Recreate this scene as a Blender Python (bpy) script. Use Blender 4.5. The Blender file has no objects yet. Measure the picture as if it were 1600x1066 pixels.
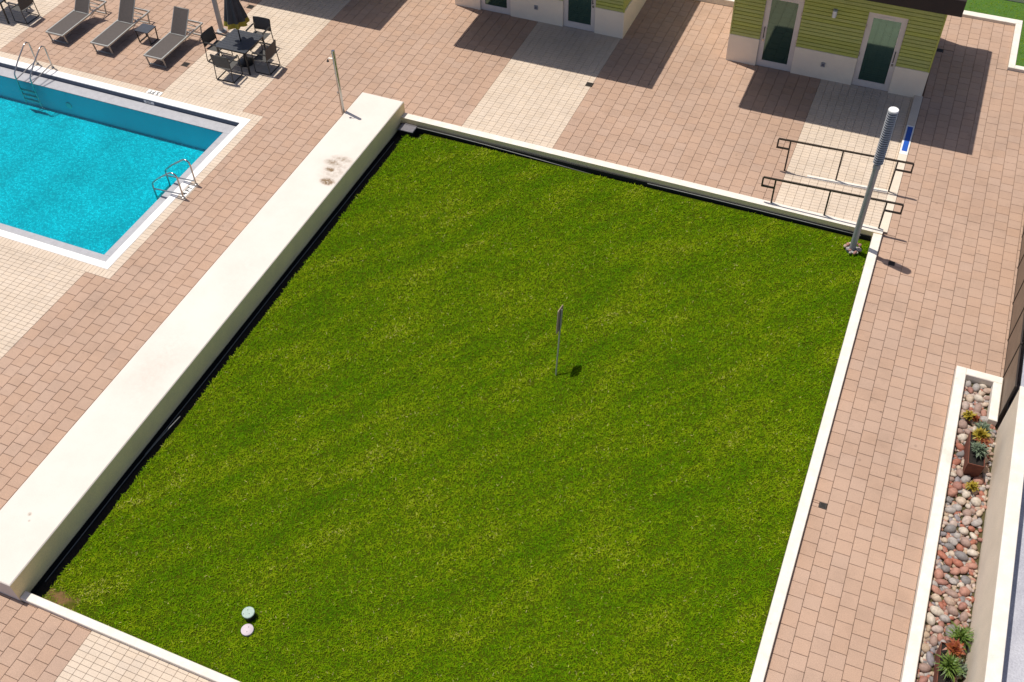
import bpy, bmesh, math, random
import numpy as np
from mathutils import Vector, Matrix

S = bpy.context.scene
COL = S.collection
R = math.radians
rnd = random.Random(7)

# ------------------------------------------------------------------ camera
CAM = Vector((12.194, -20.755, 17.0))
MROT = ((0.92295098, 0.38433017, -0.02125573),
        (0.27212095, -0.69054869, -0.67014379),
        (-0.2722346, 0.61272574, -0.74192688))
FPX = 1632.92
cd = bpy.data.cameras.new('camera')
cd.sensor_fit = 'HORIZONTAL'; cd.sensor_width = 36.0
cd.lens = FPX / 1600 * 36.0
cd.clip_start = 0.1; cd.clip_end = 3000
cam = bpy.data.objects.new('camera', cd); COL.objects.link(cam)
r0, r1, r2 = [Vector(v) for v in MROT]
mw = Matrix.Identity(4)
for i in range(3):
    mw[i][0] = r0[i]; mw[i][1] = -r1[i]; mw[i][2] = -r2[i]; mw[i][3] = CAM[i]
cam.matrix_world = mw
S.camera = cam

def proj(x, y, z):
    d = Vector((x, y, z)) - CAM
    w = d.dot(r2)
    return 800 + FPX * d.dot(r0) / w, 533 + FPX * d.dot(r1) / w, w

# ------------------------------------------------------------------ sky, sun, exposure
SHX, SHY = 0.335, -0.10                      # shadow offset per metre of height
w = bpy.data.worlds.new('World'); S.world = w; w.use_nodes = True
nt = w.node_tree; nt.nodes.clear()
sky = nt.nodes.new('ShaderNodeTexSky'); sky.sky_type = 'NISHITA'; sky.sun_disc = False
sky.sun_elevation = math.atan(1 / math.hypot(SHX, SHY))
sky.sun_rotation = math.atan2(-SHX, -SHY)
sky.air_density = 0.4; sky.dust_density = 1.2; sky.ozone_density = 0.2
bg = nt.nodes.new('ShaderNodeBackground'); bg.inputs['Strength'].default_value = 0.13
out = nt.nodes.new('ShaderNodeOutputWorld')
nt.links.new(sky.outputs[0], bg.inputs[0]); nt.links.new(bg.outputs[0], out.inputs[0])
sl = bpy.data.lights.new('sun', 'SUN'); sl.energy = 3.7; sl.angle = R(0.53); sl.color = (1.0, 0.945, 0.86)
so = bpy.data.objects.new('sun', sl); COL.objects.link(so)
so.rotation_euler = Vector((SHX, SHY, -1)).to_track_quat('-Z', 'Y').to_euler()
so.location = (0, 0, 60)
vs = S.view_settings
S.display_settings.display_device = 'sRGB'
vs.view_transform = 'Standard'; vs.look = 'None'; vs.gamma = 1.0; vs.use_curve_mapping = False
vs.exposure = 0.33
S.cycles.max_bounces = 8; S.cycles.transparent_max_bounces = 8
S.cycles.caustics_reflective = False; S.cycles.caustics_refractive = False

# ------------------------------------------------------------------ materials
def _n(nt, t, **kw):
    n = nt.nodes.new(t)
    for k, v in kw.items(): setattr(n, k, v)
    return n

def mat(name, c, c2=None, scale=6.0, rough=0.7, metal=0.0, fine=None, bump=0.0, bscale=60.0, spec=0.4, var=0.0, detail=6, dirt=0.0):
    """principled material; c/c2 blended by world-space noise, fine=(scale,amount) grain, var = per-piece value change"""
    m = bpy.data.materials.new(name); m.use_nodes = True
    nt = m.node_tree; L = nt.links
    p = nt.nodes['Principled BSDF']
    p.inputs['Roughness'].default_value = rough; p.inputs['Metallic'].default_value = metal
    p.inputs['Specular IOR Level'].default_value = spec
    geo = _n(nt, 'ShaderNodeNewGeometry')
    if c2 is None: c2 = tuple(x * 0.85 for x in c)
    nz = _n(nt, 'ShaderNodeTexNoise'); nz.inputs['Scale'].default_value = scale; nz.inputs['Detail'].default_value = detail
    nz.inputs['Roughness'].default_value = 0.6
    L.new(geo.outputs['Position'], nz.inputs['Vector'])
    mr = _n(nt, 'ShaderNodeMapRange'); mr.inputs[1].default_value = 0.35; mr.inputs[2].default_value = 0.65
    L.new(nz.outputs['Fac'], mr.inputs[0])
    mx = _n(nt, 'ShaderNodeMix', data_type='RGBA')
    mx.inputs[6].default_value = (*c, 1); mx.inputs[7].default_value = (*c2, 1)
    L.new(mr.outputs[0], mx.inputs[0])
    col = mx.outputs[2]
    def scale_by(col, fac_out):
        v = _n(nt, 'ShaderNodeVectorMath', operation='SCALE')
        L.new(col, v.inputs[0]); L.new(fac_out, v.inputs['Scale'])
        return v.outputs[0]
    if fine:
        f = _n(nt, 'ShaderNodeTexNoise'); f.inputs['Scale'].default_value = fine[0]; f.inputs['Detail'].default_value = 3
        L.new(geo.outputs['Position'], f.inputs['Vector'])
        r = _n(nt, 'ShaderNodeMapRange'); r.inputs[1].default_value = 0.3; r.inputs[2].default_value = 0.7
        r.inputs[3].default_value = 1 - fine[1]; r.inputs[4].default_value = 1 + fine[1]
        L.new(f.outputs['Fac'], r.inputs[0]); col = scale_by(col, r.outputs[0])
    if var:
        at = _n(nt, 'ShaderNodeAttribute', attribute_name='rnd')
        oi = _n(nt, 'ShaderNodeObjectInfo')
        ad = _n(nt, 'ShaderNodeMath', operation='ADD'); L.new(at.outputs['Fac'], ad.inputs[0]); L.new(oi.outputs['Random'], ad.inputs[1])
        fr = _n(nt, 'ShaderNodeMath', operation='FRACT'); L.new(ad.outputs[0], fr.inputs[0])
        r = _n(nt, 'ShaderNodeMapRange'); r.inputs[3].default_value = 1 - var; r.inputs[4].default_value = 1 + var
        L.new(fr.outputs[0], r.inputs[0]); col = scale_by(col, r.outputs[0])
        m2 = _n(nt, 'ShaderNodeMath', operation='MULTIPLY'); m2.inputs[1].default_value = 7.31
        L.new(fr.outputs[0], m2.inputs[0])
        f2 = _n(nt, 'ShaderNodeMath', operation='FRACT'); L.new(m2.outputs[0], f2.inputs[0])
        hs = _n(nt, 'ShaderNodeHueSaturation')
        r2_ = _n(nt, 'ShaderNodeMapRange'); r2_.inputs[3].default_value = 1 - var * 1.6; r2_.inputs[4].default_value = 1 + var * 1.2
        L.new(f2.outputs[0], r2_.inputs[0]); L.new(r2_.outputs[0], hs.inputs['Saturation']); L.new(col, hs.inputs['Color']); col = hs.outputs[0]
    if dirt:
        dn = _n(nt, 'ShaderNodeTexNoise'); dn.inputs['Scale'].default_value = 1.6; dn.inputs['Detail'].default_value = 9; dn.inputs['Roughness'].default_value = .68
        L.new(geo.outputs['Position'], dn.inputs['Vector'])
        r = _n(nt, 'ShaderNodeMapRange'); r.inputs[1].default_value = .50; r.inputs[2].default_value = .74; r.inputs[3].default_value = 1.0; r.inputs[4].default_value = 1 - dirt
        L.new(dn.outputs['Fac'], r.inputs[0]); col = scale_by(col, r.outputs[0])
        vo = _n(nt, 'ShaderNodeTexVoronoi'); vo.inputs['Scale'].default_value = 1.9; L.new(geo.outputs['Position'], vo.inputs['Vector'])
        r = _n(nt, 'ShaderNodeMapRange'); r.inputs[1].default_value = .045; r.inputs[2].default_value = .075; r.inputs[3].default_value = 1 - dirt * 1.6; r.inputs[4].default_value = 1.0
        L.new(vo.outputs['Distance'], r.inputs[0]); col = scale_by(col, r.outputs[0])
    L.new(col, p.inputs['Base Color'])
    if bump:
        b = _n(nt, 'ShaderNodeBump'); b.inputs['Strength'].default_value = bump; b.inputs['Distance'].default_value = 0.01
        bn = _n(nt, 'ShaderNodeTexNoise'); bn.inputs['Scale'].default_value = bscale; bn.inputs['Detail'].default_value = 4
        L.new(geo.outputs['Position'], bn.inputs['Vector']); L.new(bn.outputs['Fac'], b.inputs['Height']); L.new(b.outputs[0], p.inputs['Normal'])
    return m

M = {}
M['paver'] = mat('paver', (.425, .286, .206), (.375, .252, .182), 0.35, .85, fine=(75, .2), bump=.5, bscale=120, var=.032, dirt=.16)
M['cream'] = mat('cream_tile', (.585, .48, .375), (.53, .432, .335), 1.0, .8, fine=(60, .10), bump=.3, bscale=120, var=.03, dirt=.10)
M['joint'] = mat('joint_sand', (.17, .115, .083), (.12, .084, .06), 3, .95)
M['stucco'] = mat('white_stucco', (.93, .80, .60), (.89, .76, .57), 2.5, .85, fine=(90, .05), bump=.35, bscale=150)
M['kerb'] = mat('kerb_paint', (.73, .68, .60), (.66, .60, .52), 5, .75, fine=(40, .06), bump=.25, bscale=90, dirt=.10)
M['slab'] = mat('concrete', (.30, .28, .26), (.24, .23, .22), 1.5, .9)
M['soil'] = mat('dark_soil', (.018, .013, .010), (.009, .007, .006), 8, .95, bump=1, bscale=40)
M['bronze'] = mat('bronze_metal', (.035, .024, .016), None, 6, .45, spec=.5)
M['steel'] = mat('stainless', (.50, .48, .45), None, 10, .25, metal=1.0)
M['alu'] = mat('brushed_aluminium', (.42, .42, .39), None, 12, .45, metal=.6)
M['galv'] = mat('grey_pole_paint', (.36, .36, .36), (.32, .32, .32), 8, .5, metal=.2)
M['white'] = mat('white_paint', (.80, .79, .76), None, 8, .5)
M['black'] = mat('black_metal', (.014, .014, .015), None, 8, .4, spec=.5)
M['black_rough'] = mat('black_liner', (.008, .008, .008), None, 8, .8)
M['sling'] = mat('grey_brown_sling', (.085, .070, .062), (.070, .058, .052), 20, .75, fine=(220, .2))
M['darksling'] = mat('dark_sling', (.075, .072, .068), (.06, .058, .055), 20, .7, fine=(220, .2))
M['tabletop'] = mat('dark_table_top', (.060, .064, .074), (.048, .052, .06), 15, .32, spec=.5)
M['canvas'] = mat('charcoal_canvas', (.055, .055, .060), (.042, .042, .046), 10, .85)
M['hem'] = mat('mustard_canvas', (.34, .27, .03), (.28, .22, .025), 10, .85)
M['green'] = mat('green_siding', (.49, .50, .115), (.45, .46, .105), 4, .6, fine=(30, .05), var=.05)
M['doorframe'] = mat('door_frame', (.76, .67, .57), (.70, .61, .52), 4, .45)
M['roof'] = mat('roof_bronze', (.030, .017, .013), (.022, .013, .011), 3, .7)
M['ledge'] = mat('grey_ledge', (.38, .38, .40), (.33, .33, .35), 6, .7, fine=(70, .12))
M['coping'] = mat('white_coping', (.82, .80, .78), (.76, .74, .72), 6, .6, fine=(80, .05))
M['bluetile'] = mat('blue_waterline_tile', (.045, .075, .125), (.03, .055, .10), 30, .3)
M['grey_plastic'] = mat('grey_plastic', (.17, .16, .175), (.13, .122, .132), 14, .55)
M['lid_green'] = mat('pale_green_lid', (.36, .45, .40), (.29, .38, .33), 25, .6)
M['lid_pink'] = mat('pale_pink_lid', (.54, .47, .50), (.47, .40, .43), 25, .6)
M['drain'] = mat('drain_grate', (.035, .028, .022), None, 25, .6)
M['screen'] = mat('brown_screen', (.21, .15, .105), (.17, .12, .085), 4, .6, fine=(45, .15))
M['roofgrey'] = mat('blue_grey_roof', (.42, .42, .46), (.34, .34, .385), 2.5, .85, fine=(30, .15), bump=.4, bscale=60)
M['corten'] = mat('rust_steel', (.17, .052, .028), (.11, .036, .022), 9, .8, bump=.2)
M['blue'] = mat('blue_paint', (.010, .085, .42), (.012, .075, .36), 8, .5)
M['ink'] = mat('black_lettering', (.012, .012, .012), None, 8, .6)
M['stemg'] = mat('plant_stem', (.08, .10, .03), None, 10, .7)
M['hose'] = mat('grey_hose', (.19, .19, .18), None, 10, .5)
M['leafg'] = mat('green_leaf', (.06, .12, .018), (.12, .17, .025), 18, .5)
M['leafy'] = mat('yellow_leaf', (.36, .25, .018), (.20, .17, .02), 22, .5)
M['leafs'] = mat('silver_leaf', (.16, .20, .13), (.09, .13, .08), 20, .55)
M['leafr'] = mat('red_leaf', (.17, .028, .015), (.26, .08, .018), 22, .5)
M['edging'] = mat('pale_edging', (.66, .57, .46), (.60, .51, .41), 4, .8, fine=(60, .1))
M['bare'] = mat('sandy_soil', (.09, .070, .028), (.05, .048, .014), 9, .95, fine=(50, .3), bump=1, bscale=60)
M['sideface'] = mat('bounce_tinted_side', (.92, .72, .38), (.84, .65, .36), 2.2, .85, fine=(40, .08), bump=.3, bscale=90)  # yellowish bounce light from the lawn put into the colour, besides slight dirt
M['beige'] = mat('beige_stucco', (.72, .62, .49), (.66, .57, .45), 2.0, .85, fine=(60, .08), bump=.4, bscale=110)
M['turf'] = mat('short_turf', (.045, .12, .012), (.065, .13, .014), 8, .9, fine=(60, .35), bump=.8, bscale=90)

def stone_mat():
    m = bpy.data.materials.new('river_stone'); m.use_nodes = True
    nt = m.node_tree; L = nt.links; p = nt.nodes['Principled BSDF']; p.inputs['Roughness'].default_value = .75
    oi = _n(nt, 'ShaderNodeObjectInfo'); cr = _n(nt, 'ShaderNodeValToRGB'); cr.color_ramp.interpolation = 'CONSTANT'
    cols = [(.36, .26, .20), (.31, .28, .26), (.27, .13, .10), (.43, .34, .26), (.18, .165, .16), (.34, .17, .125), (.38, .30, .26), (.28, .19, .155), (.46, .40, .33), (.21, .19, .20), (.30, .11, .07), (.36, .27, .19)]
    e = cr.color_ramp.elements
    while len(e) < len(cols): e.new(1.0)
    for i, c in enumerate(cols): e[i].position = i / len(cols); e[i].color = (*c, 1)
    at = _n(nt, 'ShaderNodeAttribute', attribute_name='rnd'); ad = _n(nt, 'ShaderNodeMath', operation='ADD'); L.new(oi.outputs['Random'], ad.inputs[0]); L.new(at.outputs['Fac'], ad.inputs[1])
    fr = _n(nt, 'ShaderNodeMath', operation='FRACT'); L.new(ad.outputs[0], fr.inputs[0]); L.new(fr.outputs[0], cr.inputs[0])
    tc = _n(nt, 'ShaderNodeNewGeometry'); nz = _n(nt, 'ShaderNodeTexNoise'); nz.inputs['Scale'].default_value = 22; nz.inputs['Detail'].default_value = 6
    L.new(tc.outputs['Position'], nz.inputs['Vector'])
    r = _n(nt, 'ShaderNodeMapRange'); r.inputs[1].default_value = .3; r.inputs[2].default_value = .7; r.inputs[3].default_value = .75; r.inputs[4].default_value = 1.2
    L.new(nz.outputs['Fac'], r.inputs[0]); v = _n(nt, 'ShaderNodeVectorMath', operation='SCALE'); L.new(cr.outputs[0], v.inputs[0]); L.new(r.outputs[0], v.inputs['Scale'])
    L.new(v.outputs[0], p.inputs['Base Color']); return m
M['stone'] = stone_mat()

def wall_mat():
    """white painted wall with old brown stains on the top near its far end"""
    m = mat('stained_wall', (.665, .605, .54), (.625, .565, .50), 1.3, .8, fine=(70, .03), bump=.2, bscale=120)
    nt = m.node_tree; L = nt.links; p = nt.nodes['Principled BSDF']
    src = p.inputs['Base Color'].links[0].from_socket
    geo = _n(nt, 'ShaderNodeNewGeometry')
    acc = None
    for (cx, cy, sx, sy, a) in ((-.14, -3.93, .15, .10, 2.2), (-.30, -3.50, .14, .08, 1.4), (-.36, -3.22, .18, .10, 1.3), (-.22, -3.02, .22, .10, .9), (-.15, -3.45, .28, .42, .5), (-.55, -14.49, .03, .03, 1.0), (-.46, -14.61, .02, .02, 1.0), (-.5, -10.6, .4, .9, .14), (-.3, -7.5, .35, .8, .07)):
        mp = _n(nt, 'ShaderNodeVectorMath', operation='SUBTRACT'); mp.inputs[1].default_value = (cx, cy, .55); L.new(geo.outputs['Position'], mp.inputs[0])
        ml = _n(nt, 'ShaderNodeVectorMath', operation='MULTIPLY'); ml.inputs[1].default_value = (1 / sx, 1 / sy, 3.0); L.new(mp.outputs[0], ml.inputs[0])
        ln = _n(nt, 'ShaderNodeVectorMath', operation='LENGTH'); L.new(ml.outputs[0], ln.inputs[0])
        mr = _n(nt, 'ShaderNodeMapRange', interpolation_type='SMOOTHSTEP'); mr.inputs[1].default_value = 1.9; mr.inputs[2].default_value = .1; mr.inputs[3].default_value = 0; mr.inputs[4].default_value = a
        L.new(ln.outputs['Value'], mr.inputs[0])
        if acc is None: acc = mr.outputs[0]
        else:
            ad = _n(nt, 'ShaderNodeMath', operation='MAXIMUM'); L.new(acc, ad.inputs[0]); L.new(mr.outputs[0], ad.inputs[1]); acc = ad.outputs[0]
    nz = _n(nt, 'ShaderNodeTexNoise'); nz.inputs['Scale'].default_value = 9; nz.inputs['Detail'].default_value = 8; nz.inputs['Roughness'].default_value = .7
    L.new(geo.outputs['Position'], nz.inputs['Vector'])
    mr = _n(nt, 'ShaderNodeMapRange'); mr.inputs[1].default_value = .33; mr.inputs[2].default_value = .62
    L.new(nz.outputs['Fac'], mr.inputs[0])
    mm = _n(nt, 'ShaderNodeMath', operation='MULTIPLY', use_clamp=True); L.new(acc, mm.inputs[0]); L.new(mr.outputs[0], mm.inputs[1])
    mx = _n(nt, 'ShaderNodeMix', data_type='RGBA'); mx.inputs[7].default_value = (.20, .135, .075, 1)
    L.new(mm.outputs[0], mx.inputs[0]); L.new(src, mx.inputs[6]); L.new(mx.outputs[2], p.inputs['Base Color'])
    return m
M['wall'] = wall_mat()

def thatch_mat():
    m = mat('lawn_thatch', (.040, .068, .002), (.050, .062, .003), 6, .95, bump=1, bscale=50, spec=.02)
    nt = m.node_tree; L = nt.links; p = nt.nodes['Principled BSDF']; src = p.inputs['Base Color'].links[0].from_socket
    geo = _n(nt, 'ShaderNodeNewGeometry'); sp = _n(nt, 'ShaderNodeSeparateXYZ'); L.new(geo.outputs['Position'], sp.inputs[0])
    nz = _n(nt, 'ShaderNodeTexNoise'); nz.inputs['Scale'].default_value = 7; nz.inputs['Detail'].default_value = 8; L.new(geo.outputs['Position'], nz.inputs['Vector'])
    sb = _n(nt, 'ShaderNodeVectorMath', operation='SUBTRACT'); sb.inputs[1].default_value = (.72, -15.5, -.035); L.new(geo.outputs['Position'], sb.inputs[0])
    ml = _n(nt, 'ShaderNodeVectorMath', operation='MULTIPLY'); ml.inputs[1].default_value = (1.1, 2.4, 0); L.new(sb.outputs[0], ml.inputs[0])
    ln = _n(nt, 'ShaderNodeVectorMath', operation='LENGTH'); L.new(ml.outputs[0], ln.inputs[0])
    ad = _n(nt, 'ShaderNodeMath', operation='ADD'); L.new(ln.outputs['Value'], ad.inputs[0]); L.new(nz.outputs['Fac'], ad.inputs[1])
    mr = _n(nt, 'ShaderNodeMapRange'); mr.inputs[1].default_value = .98; mr.inputs[2].default_value = .62; L.new(ad.outputs[0], mr.inputs[0])
    mx = _n(nt, 'ShaderNodeMix', data_type='RGBA'); mx.inputs[7].default_value = (.16, .095, .042, 1)
    L.new(mr.outputs[0], mx.inputs[0]); L.new(src, mx.inputs[6]); L.new(mx.outputs[2], p.inputs['Base Color'])
    return m
M['thatch'] = thatch_mat()

def glass_mat():
    m = bpy.data.materials.new('tinted_door_glass'); m.use_nodes = True
    p = m.node_tree.nodes['Principled BSDF']
    p.inputs['Base Color'].default_value = (.008, .030, .024, 1); p.inputs['Roughness'].default_value = .06
    p.inputs['Specular IOR Level'].default_value = .9; p.inputs['IOR'].default_value = 1.9
    p.inputs['Specular Tint'].default_value = (.62, 1.0, .86, 1)
    return m
M['glass'] = glass_mat()

def water_mat():
    m = bpy.data.materials.new('pool_water'); m.use_nodes = True
    nt = m.node_tree; L = nt.links; nt.nodes.clear()
    o = _n(nt, 'ShaderNodeOutputMaterial'); tr = _n(nt, 'ShaderNodeBsdfTransparent'); tr.inputs[0].default_value = (.03, .74, .82, 1)
    gl = _n(nt, 'ShaderNodeBsdfGlossy'); gl.inputs['Roughness'].default_value = .12
    fr = _n(nt, 'ShaderNodeFresnel'); fr.inputs[0].default_value = 1.33
    mx = _n(nt, 'ShaderNodeMixShader')
    geo = _n(nt, 'ShaderNodeNewGeometry'); nz = _n(nt, 'ShaderNodeTexNoise'); nz.inputs['Scale'].default_value = 9; nz.inputs['Detail'].default_value = 3
    L.new(geo.outputs['Position'], nz.inputs['Vector'])
    b = _n(nt, 'ShaderNodeBump'); b.inputs['Strength'].default_value = .6; b.inputs['Distance'].default_value = .03
    L.new(nz.outputs['Fac'], b.inputs['Height']); L.new(b.outputs[0], gl.inputs['Normal']); L.new(b.outputs[0], fr.inputs['Normal'])
    L.new(fr.outputs[0], mx.inputs[0]); L.new(tr.outputs[0], mx.inputs[1]); L.new(gl.outputs[0], mx.inputs[2]); L.new(mx.outputs[0], o.inputs[0])
    return m
M['water'] = water_mat()

def pool_mat():  # pool floor plaster; bright speckle paints caustic light into its colour
    m = bpy.data.materials.new('caustic_speckle_plaster'); m.use_nodes = True
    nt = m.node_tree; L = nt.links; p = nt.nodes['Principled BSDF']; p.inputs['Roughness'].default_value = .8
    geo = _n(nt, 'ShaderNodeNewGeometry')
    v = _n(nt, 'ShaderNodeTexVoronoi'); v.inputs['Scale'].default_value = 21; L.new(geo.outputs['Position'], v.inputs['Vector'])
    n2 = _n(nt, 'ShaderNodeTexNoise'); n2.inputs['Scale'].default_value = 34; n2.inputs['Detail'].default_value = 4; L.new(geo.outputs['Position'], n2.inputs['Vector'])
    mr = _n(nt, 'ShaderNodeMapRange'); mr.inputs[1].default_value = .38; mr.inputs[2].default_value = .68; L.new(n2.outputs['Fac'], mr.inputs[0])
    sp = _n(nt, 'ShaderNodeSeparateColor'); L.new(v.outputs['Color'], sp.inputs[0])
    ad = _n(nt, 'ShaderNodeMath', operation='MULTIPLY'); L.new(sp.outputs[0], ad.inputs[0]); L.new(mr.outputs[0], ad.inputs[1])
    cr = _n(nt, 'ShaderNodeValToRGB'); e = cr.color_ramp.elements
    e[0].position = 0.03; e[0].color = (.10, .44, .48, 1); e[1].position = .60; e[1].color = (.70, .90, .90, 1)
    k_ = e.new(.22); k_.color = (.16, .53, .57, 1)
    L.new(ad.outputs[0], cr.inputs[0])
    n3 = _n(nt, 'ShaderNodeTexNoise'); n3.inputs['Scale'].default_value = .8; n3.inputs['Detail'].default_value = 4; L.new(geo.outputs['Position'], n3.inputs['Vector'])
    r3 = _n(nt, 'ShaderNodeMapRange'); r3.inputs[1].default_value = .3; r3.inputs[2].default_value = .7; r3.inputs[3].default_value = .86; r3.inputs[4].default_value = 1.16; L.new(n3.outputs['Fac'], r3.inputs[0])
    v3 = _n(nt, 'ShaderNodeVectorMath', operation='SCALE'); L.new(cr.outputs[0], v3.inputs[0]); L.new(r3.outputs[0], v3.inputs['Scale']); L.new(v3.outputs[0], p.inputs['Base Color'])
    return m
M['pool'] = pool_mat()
M['poolwall'] = mat('pool_plaster', (.05, .80, .93), (.05, .74, .88), 1.2, .8)

def grass_mat():
    m = bpy.data.materials.new('grass_blade'); m.use_nodes = True
    nt = m.node_tree; L = nt.links; p = nt.nodes['Principled BSDF']; p.inputs['Roughness'].default_value = .7; p.inputs['Specular IOR Level'].default_value = .06
    geo = _n(nt, 'ShaderNodeNewGeometry')
    at = _n(nt, 'ShaderNodeAttribute', attribute_name='rnd')
    mp = _n(nt, 'ShaderNodeMapping', vector_type='TEXTURE'); mp.inputs['Rotation'].default_value = (0, 0, R(53)); mp.inputs['Scale'].default_value = (1.9, .62, 1)
    L.new(geo.outputs['Position'], mp.inputs['Vector'])
    n1 = _n(nt, 'ShaderNodeTexNoise'); n1.inputs['Scale'].default_value = .9; n1.inputs['Detail'].default_value = 7; n1.inputs['Roughness'].default_value = .62
    L.new(mp.outputs[0], n1.inputs['Vector'])
    a = _n(nt, 'ShaderNodeMath', operation='MULTIPLY'); a.inputs[1].default_value = 2.0; L.new(n1.outputs['Fac'], a.inputs[0])
    s = _n(nt, 'ShaderNodeMath', operation='ADD'); L.new(a.outputs[0], s.inputs[0]); L.new(at.outputs['Fac'], s.inputs[1])
    r = _n(nt, 'ShaderNodeMapRange'); r.inputs[1].default_value = .65; r.inputs[2].default_value = 2.30; L.new(s.outputs[0], r.inputs[0])
    cr = _n(nt, 'ShaderNodeValToRGB'); e = cr.color_ramp.elements
    e[0].position = 0.0; e[0].color = (.040, .155, .001, 1)
    e[1].position = 1.0; e[1].color = (.62, .55, .22, 1)
    for pos, c in ((.35, (.112, .262, .001)), (.62, (.215, .340, .002)), (.82, (.35, .42, .010))):
        k = e.new(pos); k.color = (*c, 1)
    L.new(r.outputs[0], cr.inputs[0])
    L.new(cr.outputs[0], p.inputs['Base Color'])
    t = _n(nt, 'ShaderNodeBsdfTranslucent'); L.new(cr.outputs[0], t.inputs[0])
    mx = _n(nt, 'ShaderNodeMixShader'); mx.inputs[0].default_value = .30
    o = nt.nodes['Material Output']
    L.new(p.outputs[0], mx.inputs[1]); L.new(t.outputs[0], mx.inputs[2]); L.new(mx.outputs[0], o.inputs[0])
    return m
M['grass'] = grass_mat()

# ------------------------------------------------------------------ mesh helpers
class MB:
    def __init__(s): s.v = []; s.f = []; s.r = None
    def add(s, vs, fs):
        o = len(s.v); s.v += [tuple(x) for x in vs]; s.f += [tuple(i + o for i in f) for f in fs]; return s
    def box(s, x0, x1, y0, y1, z0, z1):
        return s.add([(x0, y0, z0), (x1, y0, z0), (x1, y1, z0), (x0, y1, z0), (x0, y0, z1), (x1, y0, z1), (x1, y1, z1), (x0, y1, z1)],
                     [(0, 3, 2, 1), (4, 5, 6, 7), (0, 1, 5, 4), (1, 2, 6, 5), (2, 3, 7, 6), (3, 0, 4, 7)])
    def cham(s, x0, x1, y0, y1, z0, z1, c, bottom=True):
        vs = [(x0, y0, z0), (x1, y0, z0), (x1, y1, z0), (x0, y1, z0), (x0, y0, z1 - c), (x1, y0, z1 - c), (x1, y1, z1 - c), (x0, y1, z1 - c),
              (x0 + c, y0 + c, z1), (x1 - c, y0 + c, z1), (x1 - c, y1 - c, z1), (x0 + c, y1 - c, z1)]
        fs = [(8, 9, 10, 11)]
        for a in (0, 4):
            for i in range(4):
                j = (i + 1) % 4; fs.append((a + i, a + j, a + 4 + j, a + 4 + i))
        if bottom: fs.append((0, 3, 2, 1))
        return s.add(vs, fs)
    def prism(s, pts, z0, z1):
        n = len(pts); vs = [(p[0], p[1], z0) for p in pts] + [(p[0], p[1], z1) for p in pts]
        return s.add(vs, [tuple(range(n - 1, -1, -1)), tuple(range(n, 2 * n))] + [(i, (i + 1) % n, n + (i + 1) % n, n + i) for i in range(n)])
    def tube(s, path, r, n=8, cap=True, closed=False):
        P = [Vector(p) for p in path]; rings = []
        k = len(P)
        for i, p in enumerate(P):
            if closed: d = (P[(i + 1) % k] - P[i - 1])
            else: d = P[min(i + 1, k - 1)] - P[max(i - 1, 0)]
            d = d.normalized()
            up = Vector((0, 0, 1)) if abs(d.z) < .95 else Vector((1, 0, 0))
            if i and rings:  # keep the frame from twisting
                up = prev - d * prev.dot(d)
                if up.length < 1e-4: up = Vector((1, 0, 0))
            a = up.normalized() if i and rings else (up - d * up.dot(d)).normalized()
            prev = a; b = d.cross(a)
            rr = r[i] if isinstance(r, (list, tuple)) else r
            rings.append([p + (a * math.cos(2 * math.pi * j / n) + b * math.sin(2 * math.pi * j / n)) * rr for j in range(n)])
        vs = [v for ring in rings for v in ring]; fs = []
        m = k if closed else k - 1
        for i in range(m):
            for j in range(n):
                a = i * n + j; b = i * n + (j + 1) % n; i2 = ((i + 1) % k) * n
                fs.append((a, b, i2 + (j + 1) % n, i2 + j))
        if cap and not closed:
            fs.append(tuple(range(n - 1, -1, -1))); fs.append(tuple((k - 1) * n + j for j in range(n)))
        return s.add(vs, fs)
    def bar(s, p, q, w, h=None):
        """square bar from p to q"""
        p = Vector(p); q = Vector(q); h = h or w; d = (q - p).normalized()
        up = Vector((0, 0, 1)) if abs(d.z) < .9 else Vector((0, 1, 0))
        a = d.cross(up).normalized() * w / 2; b = a.cross(d).normalized() * h / 2
        vs = [p - a - b, p + a - b, p + a + b, p - a + b, q - a - b, q + a - b, q + a + b, q - a + b]
        return s.add(vs, [(0, 3, 2, 1), (4, 5, 6, 7), (0, 1, 5, 4), (1, 2, 6, 5), (2, 3, 7, 6), (3, 0, 4, 7)])
    def lathe(s, prof, n=20, c=(0, 0)):
        """prof: [(r, z)]; closes at r=0 ends"""
        vs = []; fs = []
        for r, z in prof:
            vs += [(c[0] + r * math.cos(2 * math.pi * j / n), c[1] + r * math.sin(2 * math.pi * j / n), z) for j in range(n)]
        for i in range(len(prof) - 1):
            for j in range(n):
                fs.append((i * n + j, i * n + (j + 1) % n, (i + 1) * n + (j + 1) % n, (i + 1) * n + j))
        fs.append(tuple(range(n - 1, -1, -1))); fs.append(tuple((len(prof) - 1) * n + j for j in range(n)))
        return s.add(vs, fs)
    def mesh(s, name, m, smooth=False):
        me = bpy.data.meshes.new(name); me.from_pydata(s.v, [], s.f); me.materials.append(M[m] if isinstance(m, str) else m)
        if smooth: me.polygons.foreach_set('use_smooth', [True] * len(me.polygons))
        if s.r is not None:
            a = me.attributes.new('rnd', 'FLOAT', 'POINT'); a.data.foreach_set('value', s.r)
        me.update(); return me
    def build(s, name, m, parent=None, loc=(0, 0, 0), smooth=False):
        return put(name, s.mesh(name, m, smooth), parent, loc)

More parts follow.
